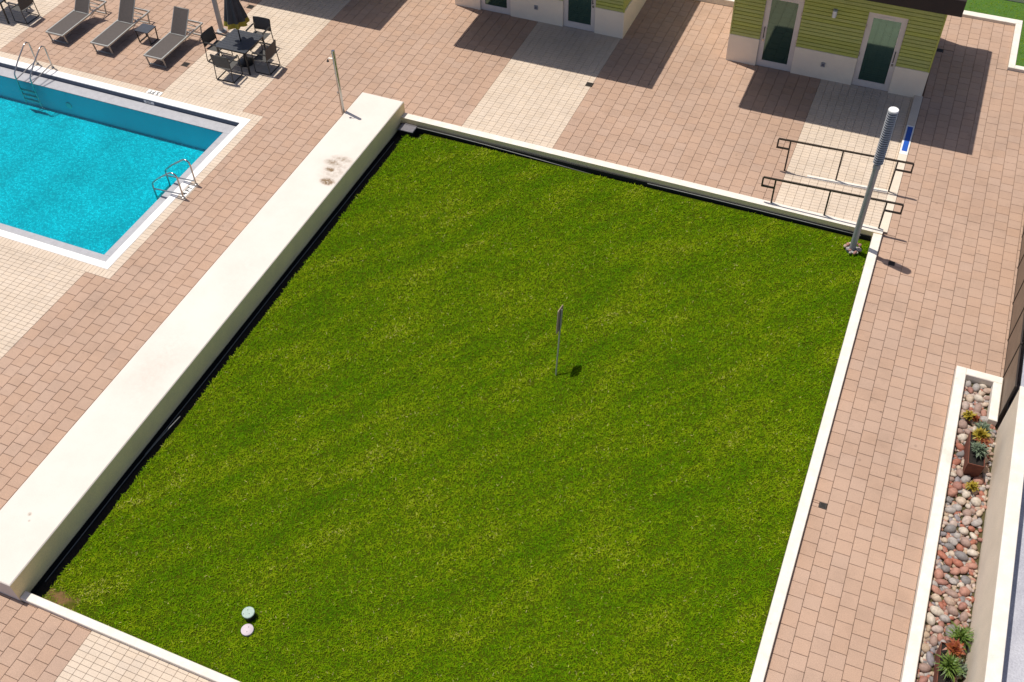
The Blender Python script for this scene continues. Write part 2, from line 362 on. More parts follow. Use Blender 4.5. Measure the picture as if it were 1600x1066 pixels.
def put(name, me, parent=None, loc=(0, 0, 0), rot=None):
    o = bpy.data.objects.new(name, me); COL.objects.link(o); o.location = loc
    if rot: o.rotation_euler = rot
    if parent is not None: o.parent = parent
    return o
def smooth_angle(o, deg=40):
    me = o.data
    me.polygons.foreach_set('use_smooth', [True] * len(me.polygons))
    try: me.set_sharp_from_angle(angle=R(deg))
    except Exception: pass
    return o
def tag(o, label, cat, group=None):
    o['label'] = label; o['category'] = cat
    if group: o['group'] = group
    return o
def thing(name, label, cat, loc=(0, 0, 0), group=None, rz=0):
    o = bpy.data.objects.new(name, None); COL.objects.link(o); o.location = loc; o.rotation_euler = (0, 0, rz); o.empty_display_size = .2
    return tag(o, label, cat, group)
def struct(o): o['kind'] = 'structure'; return o
def stuff(o): o['kind'] = 'stuff'; return o
def copy_tree(o, parent=None):
    c = o.copy(); COL.objects.link(c); c.parent = parent
    for ch in list(o.children): copy_tree(ch, c)
    return c

def rsub(rects, hole):
    """subtract a rectangle from a list of rectangles"""
    out = []; hx0, hx1, hy0, hy1 = hole
    for (a, b, c, d) in rects:
        if hx1 <= a or hx0 >= b or hy1 <= c or hy0 >= d: out.append((a, b, c, d)); continue
        if hy0 > c: out.append((a, b, c, hy0))
        if hy1 < d: out.append((a, b, hy1, d))
        c2 = max(c, hy0); d2 = min(d, hy1)
        if hx0 > a: out.append((a, hx0, c2, d2))
        if hx1 < b: out.append((hx1, b, c2, d2))
    return out

# ------------------------------------------------------------------ plan (metres)
WX0, WX1, WY0, WY1, WZ = -1.14, .12, -15.83, -.23, .55       # low white wall
LX0, LX1, LY0, LY1 = .12, 12.66, -15.66, -.50                # lawn bed inside its kerbs
PX1, PY0, PY1, PX0 = -3.58, -8.37, -1.56, -20.0              # outer edge of the pool's tile border
DZ = .08                                                     # raised deck level
FRONT = 5.6
CAB = [(-9.62, -4.17), (-1.08, 4.37), (7.48, 12.93)]         # cabana walls in x
BANDS = [(-15.42, -12.79), (-6.89, -4.26), (1.69, 4.32), (10.22, 12.74)]
XW, XE, YS, YN = -20.0, 12.74, -20.5, 8.9

# ------------------------------------------------------------------ ground and slabs
struct(MB().box(-400, 400, -400, 400, -4.2, -4.0).build('ground', 'slab'))
holes = [(-20.0, -3.82, -8.12, -1.80), (LX0, LX1, LY0, LY1)]
rects = [(XW, 16.1, YS, 13.0)]
for h in holes: rects = rsub(rects, h)
mb = MB()
for a, b, c, d in rects: mb.box(a, b, c, d, -.30, -.045)
pave = struct(mb.build('pavement', 'joint'))
mb = MB()
for a, b, c, d in rsub(rsub([(12.975, 16.1, YS, 12.5)], (LX0, 12.9, LY0, LY1)), (14.97, 16.1, -16.0, -4.12)): mb.box(a, b, c, d, -.042, DZ - .045)
rpave = struct(mb.build('raised_pavement', 'joint'))

# ------------------------------------------------------------------ paving pieces
cab_h = [(a + .02, b - .02, FRONT + .05, 8.8) for a, b in CAB]
main_h = cab_h + [(WX0, WX1, WY0, WY1), (WX1 - .01, 12.86, -15.81, -.30), (PX0 - 1, PX1, PY0, PY1), (10.22, 12.74, -.31, 1.20)]
drains = [(-7.08, -.17, 0, .10), (-7.02, 3.25, 0, .10), (4.25, 3.05, 0, .10), (13.09, -8.50, DZ, .07), (13.23, -1.32, DZ, .072), (13.10, 8.10, DZ, .09)]
for x, y, z, DR in drains: main_h.append((x - DR, x + DR, y - DR, y + DR))
rais_h = [(14.97, 16.2, -16.0, -4.12)] + [(x - DR, x + DR, y - DR, y + DR) for x, y, z, DR in drains] + [(14.96, 16.2, 7.74, 13.0), (12.9, 15.2, 10.17, 13.0), (CAB[2][0], CAB[2][1], FRONT, 8.8)]

pieces = {'paver': [], 'tile': []}
def lay(kind, zone, z, hl, sx, sy, bond, owner, gap, ox=0.0, oy=0.0):
    x0, x1, y0, y1 = zone
    nx = int(math.ceil((x1 - x0) / sx)) + 1; ny = int(math.ceil((y1 - y0) / sy)) + 2
    hl = [h for h in hl if not (h[1] <= x0 or h[0] >= x1 or h[3] <= y0 or h[2] >= y1)]
    for i in range(nx):
        off = (oy - (sy / 2 if (bond and i % 2) else 0)) + (rnd.uniform(-.03, .03) if bond else 0)
        for j in range(ny):
            a = x0 + ox + i * sx - (sx if ox else 0); c = y0 + off + j * sy - sy
            r = (max(a, x0), min(a + sx, x1), max(c, y0), min(c + sy, y1))
            if r[1] - r[0] < .03 or r[3] - r[2] < .02: continue
            rs = [r]
            for h in hl:
                rs = rsub(rs, h)
                if not rs: break
            for q in rs:
                if q[1] - q[0] < .02 or q[3] - q[2] < .02: continue
                cx = (q[0] + q[1]) / 2; cy = (q[2] + q[3]) / 2
                u, v, d = proj(cx, cy, z)
                seen = d > 0 and 4 < u < 1596 and 4 < v < 1062
                ca = (CAM - Vector((cx, cy, z))).normalized().z
                area = (q[1] - q[0]) * (q[3] - q[2]) * ca / (d * d) if seen else 0
                pieces[kind].append((area, q, z, owner, gap))
lay('paver', (-12.79, -6.89, YS, YN + 3), 0, main_h, .295, .30, True, 'm', .006)
lay('paver', (-20.0, -15.42, YS, YN + 3), 0, main_h, .295, .30, True, 'm', .006)
lay('paver', (-4.26, 1.69, YS, YN + 3), 0, main_h, .2975, .30, True, 'm', .006)
lay('paver', (4.32, 10.22, YS, YN + 3), 0, main_h, .295, .30, True, 'm', .006)
lay('paver', (10.22, 12.97, 5.6, YN + 3), 0, main_h, .295, .30, True, 'm', .006)
rais_h.append((12.8, 12.972, -.36, 13.0))
lay('paver', (12.872, 16.1, YS, 12.5), DZ, rais_h, .30, .30, True, 'r', .006)
for k, (a, b) in enumerate(BANDS):
    lay('tile', (a, b, YS, FRONT + .05 if k == 3 else YN + 3), 0, main_h, .2055, .105, False, 'm', .0045)

PBATCH = {}
def piece_mesh(kind, w, h, gap):
    key = (kind, round(w, 3), round(h, 3))
    if key not in PBATCH:
        c = .006 if kind == 'paver' else .004
        m = MB().cham(-w / 2 + gap / 2, w / 2 - gap / 2, -h / 2 + gap / 2, h / 2 - gap / 2, -.044, 0, c, bottom=False)
        PBATCH[key] = m.mesh(kind, 'paver' if kind == 'paver' else 'cream')
    return PBATCH[key]
for kind, lst in pieces.items():
    lst.sort(key=lambda t: -t[0])
    field = {'m': MB(), 'r': MB()}; fr_ = {'m': [], 'r': []}
    for k, (area, q, z, owner, gap) in enumerate(lst):
        cx = (q[0] + q[1]) / 2; cy = (q[2] + q[3]) / 2; ww = q[1] - q[0]; hh = q[3] - q[2]
        dz = rnd.uniform(-.002, .002)
        if k < 300 and area > 0:
            o = put(kind, piece_mesh(kind, ww, hh, gap), pave if owner == 'm' else rpave, (cx, cy, z + dz))
            o.rotation_euler = (rnd.uniform(-.006, .006), rnd.uniform(-.006, .006), rnd.uniform(-.004, .004))
        else:
            c = .006 if kind == 'paver' else .004
            tx = rnd.uniform(-.006, .006); ty = rnd.uniform(-.006, .006)
            f = field[owner]; n0 = len(f.v)
            f.cham(q[0] + gap / 2, q[1] - gap / 2, q[2] + gap / 2, q[3] - gap / 2, z - .044, z + dz, c, bottom=False)
            for i in range(n0 + 4, n0 + 12):
                x, y, zz = f.v[i]; f.v[i] = (x, y, zz + (x - cx) * tx + (y - cy) * ty)
            fr_[owner] += [rnd.random()] * 12
    for owner, f in field.items():
        if f.v:
            f.r = fr_[owner]
            stuff(f.build('paver_field' if kind == 'paver' else 'tile_field', 'paver' if kind == 'paver' else 'cream', pave if owner == 'm' else rpave))

# ramp between the handrails, its low side kerb, and the pale edging strip of the step
mb = MB(); rr = []
nx, ny = 12, 14
ramp_base = struct(MB().add([(10.22, -.30, -.044), (12.74, -.30, -.044), (12.74, 1.2, -.044), (10.22, 1.2, -.044), (10.22, -.30, -.03), (12.74, -.30, DZ - .03), (12.74, 1.2, DZ - .03), (10.22, 1.2, -.03)],
    [(0, 3, 2, 1), (4, 5, 6, 7), (0, 1, 5, 4), (1, 2, 6, 5), (2, 3, 7, 6), (3, 0, 4, 7)]).build('ramp', 'joint'))
sx = 2.52 / nx; sy = 1.5 / ny; g = .0045
for i in range(nx):
    for j in range(ny):
        xa = 10.22 + i * sx + g / 2; xb = xa + sx - g; ya = -.30 + j * sy + g / 2; yb = ya + sy - g
        n0 = len(mb.v); mb.cham(xa, xb, ya, yb, -.028, .002, .004, bottom=False)
        for q in range(n0, n0 + 12):
            x, y, z = mb.v[q]; mb.v[q] = (x, y, z + (x - 10.22) / 2.52 * DZ)
        rr += [rnd.random()] * 12
mb.r = rr
stuff(mb.build('tile_field', 'cream', ramp_base))
struct(MB().add([(10.75, 1.12, 0), (12.73, 1.12, 0), (12.73, 1.24, 0), (10.75, 1.24, 0), (10.75, 1.12, .03), (12.73, 1.12, .13), (12.73, 1.24, .13), (10.75, 1.24, .03)],
    [(0, 3, 2, 1), (4, 5, 6, 7), (0, 1, 5, 4), (1, 2, 6, 5), (2, 3, 7, 6), (3, 0, 4, 7)]).build('ramp_kerb', 'kerb'))
mb = MB()
mb.cham(12.743, 12.967, 1.245, FRONT + .03, -.04, DZ + .008, .008)
mb.cham(12.743, 12.967, -.29, 1.235, -.04, DZ + .006, .006)
step = struct(mb.build('step_edging', 'edging'))
m_ = MB().box(12.755, 12.955, 2.86, 4.16, DZ + .009, DZ + .012).build('painted_border', 'white', step)
MB().box(12.79, 12.925, 3.0, 4.10, DZ + .0125, DZ + .0145).build('painted_panel', 'blue', step)

for k, (x, y, z, DR) in enumerate(drains):
    lab = ['small square floor drain beside the lounger nearest the parasol table', 'small square floor drain beyond the parasol table near the shade', 'small square floor drain at the edge of the cabana shade on the middle pale band',
           'small square floor drain on the path between lawn and planter', 'small square floor drain in the path beside the louvred pole shadow', 'small square floor drain against the right side of the near cabana'][k]
    t = thing('floor_drain', lab, 'drain', (x, y, z), 'square floor drains in the paving')
    MB().box(-DR + .004, DR - .004, -DR + .004, DR - .004, -.044, -.016).build('sump', 'black_rough', t)
    f = MB()
    for a, b, c, d in rsub([(-DR + .004, DR - .004, -DR + .004, DR - .004)], (-DR + .02, DR - .02, -DR + .02, DR - .02)): f.box(a, b, c, d, -.015, -.001)
    f.build('frame', 'drain', t)
    gm = MB()
    for i in range(5): gm.box(DR * (-.71 + i * .31), DR * (-.53 + i * .31), -DR * .8, DR * .8, -.015, -.003)
    gm.build('grate', 'drain', t)

# ------------------------------------------------------------------ pool
PC = dict(o=(-3.82, -8.12, -1.80), i=(-4.03, -7.92, -2.04), w=(-4.37, -7.61, -2.41))
WZL = -.155
border = []
x = PX0
mbp = MB(); rr = []
def bt(a, b, c, d):
    mbp.cham(a + .002, b - .002, c + .002, d - .002, -.044, rnd.uniform(-.001, .001), .003, bottom=False); rr.extend([rnd.random()] * 12)
n = int((-3.58 - PX0) / .105)
for i in range(n):
    a = -3.58 - (i + 1) * .105
    bt(a, a + .105, -1.80, -1.56); bt(a, a + .105, PY0, -8.12)
n = 60; st = (8.12 - 1.80) / n
for i in range(n): bt(-3.82, -3.58, -8.12 + i * st, -8.12 + (i + 1) * st)
shell = MB()
fx, fz = PC['w'][0], -.97
shell.box(PX0, fx + .2, -2.412, -2.2, fz - .1, WZL - .02)           # far wall
shell.box(PX0, fx + .2, -7.8, -7.61, fz - .1, WZL - .02)           # near wall
shell.box(fx, fx + .2, -7.61, -2.412, fz - .1, WZL - .021)          # right wall
pool = struct(shell.build('pool', 'poolwall'))
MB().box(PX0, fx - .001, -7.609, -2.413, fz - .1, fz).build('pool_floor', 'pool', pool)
mbp.r = rr
stuff(mbp.build('border_tiles', 'cream', pool))
mb = MB()
mb.cham(PX0, -3.82, -2.04, -1.80, -.014, .012, .012); mb.cham(PX0, -3.82, -8.12, -7.92, -.014, .012, .012); mb.cham(-4.03, -3.82, -7.919, -2.041, -.014, .0119, .012)
mb.build('coping', 'coping', pool)
mb = MB()
mb.box(PX0, -3.9, -2.035, -1.85, -.4, -.015); mb.box(PX0, -3.9, -8.0, -7.925, -.4, -.015); mb.box(-4.025, -3.9, -7.925, -2.035, -.4, -.0152)
mb.build('waterline_tiles', 'bluetile', pool)
mb = MB()
mb.cham(PX0, -4.026, -2.41, -2.036, WZL - .019, WZL + .006, .006); mb.cham(PX0, -4.026, -7.924, -7.61, WZL - .019, WZL + .006, .006); mb.cham(fx, -4.026, -7.609, -2.411, WZL - .019, WZL + .0058, .006)
mb.build('gutter_ledge', 'ledge', pool)
# water with small ripples
gx, gy = 160, 56
xs = np.linspace(PX0, fx - .001, gx); ys = np.linspace(-7.609, -2.411, gy)
wv = []
for yy in ys:
    for xx in xs:
        wv.append((xx, yy, WZL - .008 + .003 * math.sin(xx * 5.1 + yy * 2.3) + .0025 * math.sin(yy * 6.7 - xx * 3.1)))
wf = [(j * gx + i, j * gx + i + 1, (j + 1) * gx + i + 1, (j + 1) * gx + i) for j in range(gy - 1) for i in range(gx - 1)]
struct(MB().add(wv, wf).build('water', 'water', smooth=True))

lm = MB().lathe([(.105, 0), (.105, .02), (.085, .03)], 20); lo = lm.build('pool_light', 'white', pool, (-9.75, -2.413, -.62)); lo.rotation_euler = (math.pi / 2, 0, 0)
def letters(body, size, parent, loc, rot):
    cu = bpy.data.curves.new('lettering', 'FONT'); cu.body = body; cu.size = size; cu.align_x = 'CENTER'; cu.align_y = 'CENTER'; cu.extrude = .001; cu.offset = size * .015
    cu.materials.append(M['ink'])
    o = bpy.data.objects.new('lettering', cu); COL.objects.link(o); o.parent = parent; o.location = loc; o.rotation_euler = rot; return o
def marker(body, loc, rz, w_, h_, size, rx=0.0):
    p = MB().box(-w_ / 2, w_ / 2, -h_ / 2, h_ / 2, -.003, .004).build('depth_marker', 'white', pool, loc); p.rotation_euler = (rx, 0, rz)
    letters(body, size, p, (0, 0, .006), (0, 0, 0))
marker('5 FT', (-7.08, -1.70, .009), math.pi, .48, .17, .185)
marker('4 FT', (-3.70, -5.0, .009), math.pi / 2, .48, .17, .185)
marker('5 FT', (-7.05, -2.040, -.085), 0, .34, .085, .085, rx=math.pi / 2)

# ------------------------------------------------------------------ kerbs, lawn bed
k1 = struct(MB().prism([(.121, -.49), (12.665, -.55), (12.86, -.55), (12.86, -.355), (.121, -.27)], -.3, .215).build('lawn_kerb', 'kerb'))
k2 = MB(); k2.cham(12.66, 12.865, -20.5, -.552, -.3, .20, .012); struct(k2.build('lawn_kerb', 'kerb'))
k3 = MB(); k3.cham(.121, 12.655, -15.815, -15.66, -.3, .10, .012); struct(k3.build('lawn_kerb', 'kerb'))
MB().box(.14, 12.64, -.575, -.562, -.29, .085).build('edging_liner', 'black_rough', k1)
mbw = MB(); mbw.cham(WX0, WX1, WY0, WY1, -.05, WZ, .018)
mbw.box(WX1 - .3, WX1, WY0 + .16, WY1 - .2, -.3, -.051)
wl = mbw.build('garden_wall', 'wall')
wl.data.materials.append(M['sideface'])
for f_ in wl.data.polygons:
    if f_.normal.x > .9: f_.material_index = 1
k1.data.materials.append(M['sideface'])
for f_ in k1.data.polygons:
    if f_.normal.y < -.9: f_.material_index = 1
tag(wl, 'long low white wall with brown stained flat top along the left of the lawn', 'wall')
MB().box(WX1 + .002, WX1 + .010, WY0 + .2, WY1 - .4, -.168, -.075).build('edging_liner', 'black_rough', wl)
struct(MB().box(LX0 + .001, LX1 - .001, LY0 + .001, LY1 - .06, -.29, -.17).build('soil', 'soil'))
GX0, GX1, GY0, GY1 = .43, 12.655, -15.655, -.62
struct(MB().prism([(GX0, GY0), (GX1, GY0), (GX1, GY1), (.86, GY1), (.84, -.88), (.50, -.97), (GX0, -1.05)], -.168, -.035).build('lawn', 'thatch'))
rg = np.random.default_rng(3)
def grass_blades(name, x0, x1, y0, y1, z, dens, keep=None, ln=(.034, .066), wd=(.008, .0135)):
    N = int((x1 - x0) * (y1 - y0) * dens)
    px = rg.uniform(x0, x1, N); py = rg.uniform(y0, y1, N)
    if keep is not None:
        k = keep(px, py); px = px[k]; py = py[k]; N = len(px)
    az = rg.uniform(0, 2 * np.pi, N)
    lean = np.radians(rg.uniform(35, 82, N)); l = rg.uniform(*ln, N); w_ = rg.uniform(*wd, N)
    def cell(sz, seed):
        ix = np.floor((px + .35 * sz * np.sin(py * 2.2 / sz)) / sz); iy = np.floor((py + .35 * sz * np.sin(px * 2.1 / sz)) / sz)
        h = np.sin(ix * 127.1 + iy * 311.7 + seed) * 43758.5453
        return h - np.floor(h)
    c1 = cell(.042, 1.0); c2_ = cell(.095, 5.0)
    pz = z + rg.uniform(-.010, .004, N) + .026 * (c1 - .5) + .014 * (c2_ - .5)
    tint = np.clip(.55 * rg.random(N) + .28 * c1 + .17 * c2_, 0, .999)
    tint = np.where(rg.random(N) < .008, 1.3, tint)
    dx = np.cos(az) * np.sin(lean); dy = np.sin(az) * np.sin(lean); dzv = np.cos(lean)
    sx_ = -np.sin(az); sy_ = np.cos(az)
    tw = rg.uniform(-.5, .5, N)
    V = np.empty((N, 4, 3), np.float32)
    V[:, 0] = np.stack([px - sx_ * w_ / 2, py - sy_ * w_ / 2, pz], 1)
    V[:, 1] = np.stack([px + sx_ * w_ / 2, py + sy_ * w_ / 2, pz], 1)
    tx = px + dx * l; ty = py + dy * l; tz = pz + dzv * l
    V[:, 2] = np.stack([tx + sx_ * w_ * .22, ty + sy_ * w_ * .22, tz + tw * w_ * .5], 1)
    V[:, 3] = np.stack([tx - sx_ * w_ * .22, ty - sy_ * w_ * .22, tz - tw * w_ * .5], 1)
    me = bpy.data.meshes.new(name)
    me.vertices.add(N * 4); me.vertices.foreach_set('co', V.ravel())
    me.loops.add(N * 4); me.loops.foreach_set('vertex_index', np.arange(N * 4, dtype=np.int32))
    me.polygons.add(N); me.polygons.foreach_set('loop_start', np.arange(0, N * 4, 4, dtype=np.int32))
    me.update(calc_edges=True)
    a = me.attributes.new('rnd', 'FLOAT', 'POINT'); a.data.foreach_set('value', np.repeat(tint.astype(np.float32), 4))
    me.materials.append(M['grass'])
    o = put(name, me)
    return stuff(o)
def keep_lawn(px, py):
    e1 = .44 + .02 * np.sin(py * 2.1) + .014 * np.sin(py * 7.7 + 1) + rg.uniform(-.02, .03, len(px))
    e2 = -.68 - .02 * np.sin(px * 1.7) - .014 * np.sin(px * 6.1) - rg.uniform(-.02, .03, len(px))
    k = (px > e1) & (py < e2)
    k &= ~((px < .86 + .05 * np.sin(py * 19)) & (py > -.90 + .05 * np.sin(px * 17)))
    # worn corner by the wall's near end and thin spots along the kerbs
    d = np.hypot((px - .70) / .50, (py + 15.48) / .24) + .22 * np.sin(px * 11 + 2 * np.sin(py * 9)) * np.sin(py * 13)
    k &= ~((d < 1) & (rg.random(len(px)) < .92 * (1 - np.clip(d, 0, 1) ** 2)))
    d2 = np.hypot((px - 1.3) / .5, (py + 15.55) / .16); k &= ~((d2 < 1) & (rg.random(len(px)) < .5))
    near = np.minimum(GX1 - px, py - GY0)
    thin = .5 + .5 * np.sin(px * 3.1 + py * 2.3)
    k &= ~((near < .10) & (rg.random(len(px)) < .45 * thin + .2))
    k &= (np.hypot(px - 4.14, py + 14.52) > .12) & (np.hypot(px - 4.25, py + 14.77) > .125)
    k &= np.hypot(px - 12.3, py + 1.08) > .1
    return k
grass_blades('grass', GX0 - .02, GX1, GY0, GY1 + .05, -.034, 2700, keep_lawn)

# ------------------------------------------------------------------ garden beds beyond
def bed(name, pts, z):
    return struct(MB().prism(pts, -.044, z).build(name, 'turf'))
bed('turf_bed', [(15.14, 7.94), (26, 7.94), (26, 12.6), (13.0, 12.6), (13.0, 10.42), (15.14, 10.42)], .13)
mb = MB(); mb.cham(12.6, 15.139, 10.17, 10.41, -.04, .17, .012); mb.cham(14.96, 15.139, 7.76, 10.168, -.04, .1699, .012); mb.cham(15.141, 26, 7.76, 7.935, -.04, .17, .012)
struct(mb.build('bed_kerb', 'kerb'))
mb = MB(); mb.cham(4.7, 7.45, 8.45, 8.72, -.04, .20, .012); struct(mb.build('bed_kerb', 'kerb'))
bed('turf_bed', [(4.7, 8.721), (7.45, 8.721), (7.45, 12.6), (4.7, 12.6)], .12)
grass_blades('bed_grass', 13.6, 16.5, 7.95, 11.4, .12, 1500, lambda a, b: ((a > 15.15) | (b > 10.43)), ln=(.025, .045))
w2 = MB().cham(4.0, 28, 11.5, 11.85, -.04, .45, .015).build('boundary_wall', 'stucco'); tag(w2, 'white boundary wall behind the turf bed at the top edge', 'wall')

# ------------------------------------------------------------------ cabanas
def cabana(x0, x1, label, vis):
    c = thing('cabana', label, 'cabana', (x0, FRONT, 0), 'green sided pool cabanas in a row')
    W = x1 - x0
    D = [(.855, 1.865), (3.555, 4.565)]
    seg = [(0, D[0][0]), (D[0][1], D[1][0]), (D[1][1], W)]
    b = MB()
    b.box(.04, W - .04, .16, 3.2, -.044, 3.50)
    for a, e in seg: b.box(a + .03, e if e < W else e - .03, .055, .16, .84, 3.50)
    for a, e in D: b.box(a, e, .055, .16, 2.27, 3.50)
    b.build('wall', 'green', c)
    b = MB()
    for i, (a, e) in enumerate(seg): b.cham(a, e, 0, .16 if 0 < i < 2 else 3.2, -.044, .835, .012)
    b.build('plinth', 'stucco', c)
    pitch = .107
    cache = {}
    def board(a, e, z):
        key = round(e - a, 3)
        if key not in cache:
            L_ = e - a
            pr = [(.058, 0), (.010, 0), (.006, .012), (.022, pitch * .74), (.046, pitch * .80), (.046, pitch), (.058, pitch)]; k_ = len(pr)
            cache[key] = MB().add([(0, y_, z_) for y_, z_ in pr] + [(L_, y_, z_) for y_, z_ in pr],
                                  [tuple(range(k_)), tuple(range(2 * k_ - 1, k_ - 1, -1))] + [(i, k_ + i, k_ + (i + 1) % k_, (i + 1) % k_) for i in range(k_)]).mesh('siding_board', 'green')
        put('siding_board', cache[key], c, (a, 0, z))
    z = .845
    while z + pitch < 3.5:
        if z + pitch <= 2.33:
            for a, e in seg: board(a + (.045 if a == 0 else .004), e - (.045 if e == W else .004), z)
        else: board(.045, W - .045, z)
        z += pitch + .0005
    for a in (0.0, W - .042): MB().box(a, a + .042, .004, .054, .837, 3.49).build('corner_trim', 'green', c)
    for k, (a, e) in enumerate(D):
        d = MB()
        d.box(a + .01, e - .01, .06, .11, -.01, .19); d.box(a + .01, e - .01, .06, .11, 2.08, 2.225)
        d.box(a + .01, a + .145, .06, .11, .191, 2.079); d.box(e - .145, e - .01, .06, .11, .191, 2.079)
        d.box(a + .002, a + .009, .03, .12, 0, 2.24); d.box(e - .009, e - .002, .03, .12, 0, 2.24); d.box(a + .01, e - .01, .03, .12, 2.228, 2.262)
        dr = d.build('door', 'doorframe', c)
        MB().box(a + .146, e - .146, .075, .09, .191, 2.079).build('glass_pane', 'glass', dr)
        hx = a + .17 if k == 0 else e - .17; s = -1 if k == 0 else 1
        h = MB(); h.tube([(hx + s * .08, .058, 1.22), (hx + s * .08, .0, 1.22), (hx + s * .08, .0, .92), (hx + s * .08, .058, .92)], .013, 6); h.build('handle', 'black', dr)
        MB().box(hx + s * .055, hx + s * .105, .045, .06, .78, .85).build('lock', 'steel', dr)
        hx2 = e - .012 if k == 0 else a + .012
        for hz in (.9, 1.75): MB().lathe([(.014, hz), (.014, hz + .11)], 8, (hx2, .048)).build('hinge', 'steel', dr)
        MB().box(a + .3, e - .3, .05, .059, 2.10, 2.15).build('closer', 'doorframe', dr)
    lx = 2.70
    lt = MB().box(lx - .06, lx + .06, .0, .04, 1.93, 2.16).build('wall_light', 'alu', c)
    MB().lathe([(.02, 1.94), (.055, 1.95), (.055, 2.13), (.02, 2.15)], 12, (lx, -.05)).build('lamp_glass', 'white', lt)
    ob = MB().box(lx - .055, lx + .055, -.028, .0, .40, .53).build('outlet_box', 'galv', c)
    MB().box(lx - .03, lx + .03, -.036, -.029, .43, .50).build('cover', 'grey_plastic', ob)
    MB().cham(-.27, W + .27, FRONT and -1.76, 3.32, 3.52, 3.95, .02).build('roof', 'roof', c)
    return c
cabana(*CAB[2], 'green sided cabana with two glass doors beside the ramp, nearest the right edge', True)
cabana(*CAB[1], 'green sided cabana in the middle of the row, mostly cut by the top edge', True)
cabana(*CAB[0], 'green sided cabana above the top edge, known by its shade beyond the parasol table', False)

# ------------------------------------------------------------------ handrails
def handrail(y, zb, label):
    t = thing('handrail', label, 'handrail', (0, y, 0), 'ramp handrails')
    W = .038
    zt = lambda x: .93 + (x - 10.17) / (12.74 - 10.17) * .10
    MB().bar((9.87, 0, zt(9.87)), (13.11, 0, zt(13.11)), W).build('top_rail', 'bronze', t)
    for x, b in zip((10.17, 11.455, 12.745), zb):
        p = MB().bar((x, 0, b), (x, 0, zt(x) - W / 2), W).build('post', 'bronze', t)
    for xa, xb in ((9.87, 10.17), (13.11, 12.745)):
        l = MB(); l.bar((xa, 0, zt(xa) - W / 2), (xa, 0, zt(xa) - .24), W); l.bar((xa - (W / 2 if xa < xb else -W / 2), 0, zt(xa) - .26), (xb - (W / 2 if xa < xb else -W / 2), 0, zt(xb) - .26), W)
        l.build('end_loop', 'bronze', t)
    return t
handrail(1.24, (-.0, .062, .10), 'dark brown metal handrail on the cabana side of the ramp')
handrail(-.37, (.21, .21, .21), 'dark brown metal handrail standing on the lawn kerb by the ramp')

# ------------------------------------------------------------------ louvred light poles
stone_meshes = []
def stone_variants():
    for k in range(8):
        bm = bmesh.new(); bmesh.ops.create_icosphere(bm, subdivisions=2, radius=1)
        ph = [rnd.uniform(0, 6) for _ in range(6)]
        fx_, fy_, fz_ = rnd.uniform(.95, 1.25), rnd.uniform(.7, .9), rnd.uniform(.5, .7)
        for v in bm.verts:
            c = v.co
            f = 1 + .10 * math.sin(c.x * 2.3 + ph[0]) + .09 * math.sin(c.y * 2.9 + ph[1]) + .08 * math.sin(c.z * 2.6 + ph[2] + c.x)
            v.co = Vector((c.x * fx_ * f, c.y * fy_ * f, c.z * fz_ * f))
        me = bpy.data.meshes.new('stone'); bm.to_mesh(me); bm.free(); me.materials.append(M['stone'])
        me.polygons.foreach_set('use_smooth', [True] * len(me.polygons)); stone_meshes.append(me)
stone_variants()
def light_pole(loc, label, H=3.94, stones=False):
    t = thing('light_pole', label, 'light pole', loc, 'louvred light poles')
    smooth_angle(MB().lathe([(.074, -.03), (.072, 1.2), (.068, 2.40)], 20).build('shaft', 'galv', t))
    smooth_angle(MB().lathe([(.082, 2.40), (.082, 2.46), (.075, 2.48), (.075, 2.52)], 20).build('collar', 'galv', t))
    prof = []; n = 24; z0 = 2.53; dz = (H - .03 - z0) / n
    for i in range(n):
        z = z0 + i * dz; prof += [(.058, z), (.058, z + dz * .5), (.112, z + dz * .62), (.100, z + dz * .97)]
    MB().lathe(prof, 24).build('louvre_head', 'galv', t)
    smooth_angle(MB().lathe([(.108, H - .028), (.110, H - .01), (.100, H + .006)], 24).build('cap', 'white', t))
    smooth_angle(MB().lathe([(.15, -.03), (.15, .012), (.08, .02)], 16).build('base_plate', 'galv', t))
    if stones:
        for k in range(16):
            a = k / 16 * 2 * math.pi + rnd.uniform(-.1, .1); r = rnd.uniform(.13, .19)
            s = put('base_stone', stone_meshes[k % 8], t, (r * math.cos(a), r * math.sin(a), .03 + rnd.uniform(0, .04)))
            q = rnd.uniform(.035, .06); s.scale = (q, q, q); s.rotation_euler = (rnd.uniform(-.4, .4), rnd.uniform(-.4, .4), rnd.uniform(0, 6))
    return t
light_pole((12.297, -1.077, 0), 'grey pole with ribbed louvre head rising from the lawn corner', stones=True)
light_pole((-7.10, 1.76, 0), 'grey pole behind the parasol table, cut by the top edge')

# ------------------------------------------------------------------ shower
t = thing('shower_post', 'slim stainless shower post standing behind the low white wall', 'shower', (-1.215, -1.18, 0))
smooth_angle(MB().lathe([(.046, 0), (.046, 2.36), (.042, 2.375)], 16).build('post', 'steel', t))
h = MB(); h.tube([(0, 0, 2.14), (-.13, -.05, 2.15), (-.16, -.06, 2.12)], .011, 8); h.build('arm', 'steel', t)
smooth_angle(MB().lathe([(.035, 2.055), (.035, 2.07), (.014, 2.09), (.012, 2.12)], 14, (-.165, -.062)).build('shower_head', 'black', t))
MB().lathe([(.02, 1.10), (.02, 1.14)], 10, (-.05, -.03)).build('push_valve', 'steel', t)

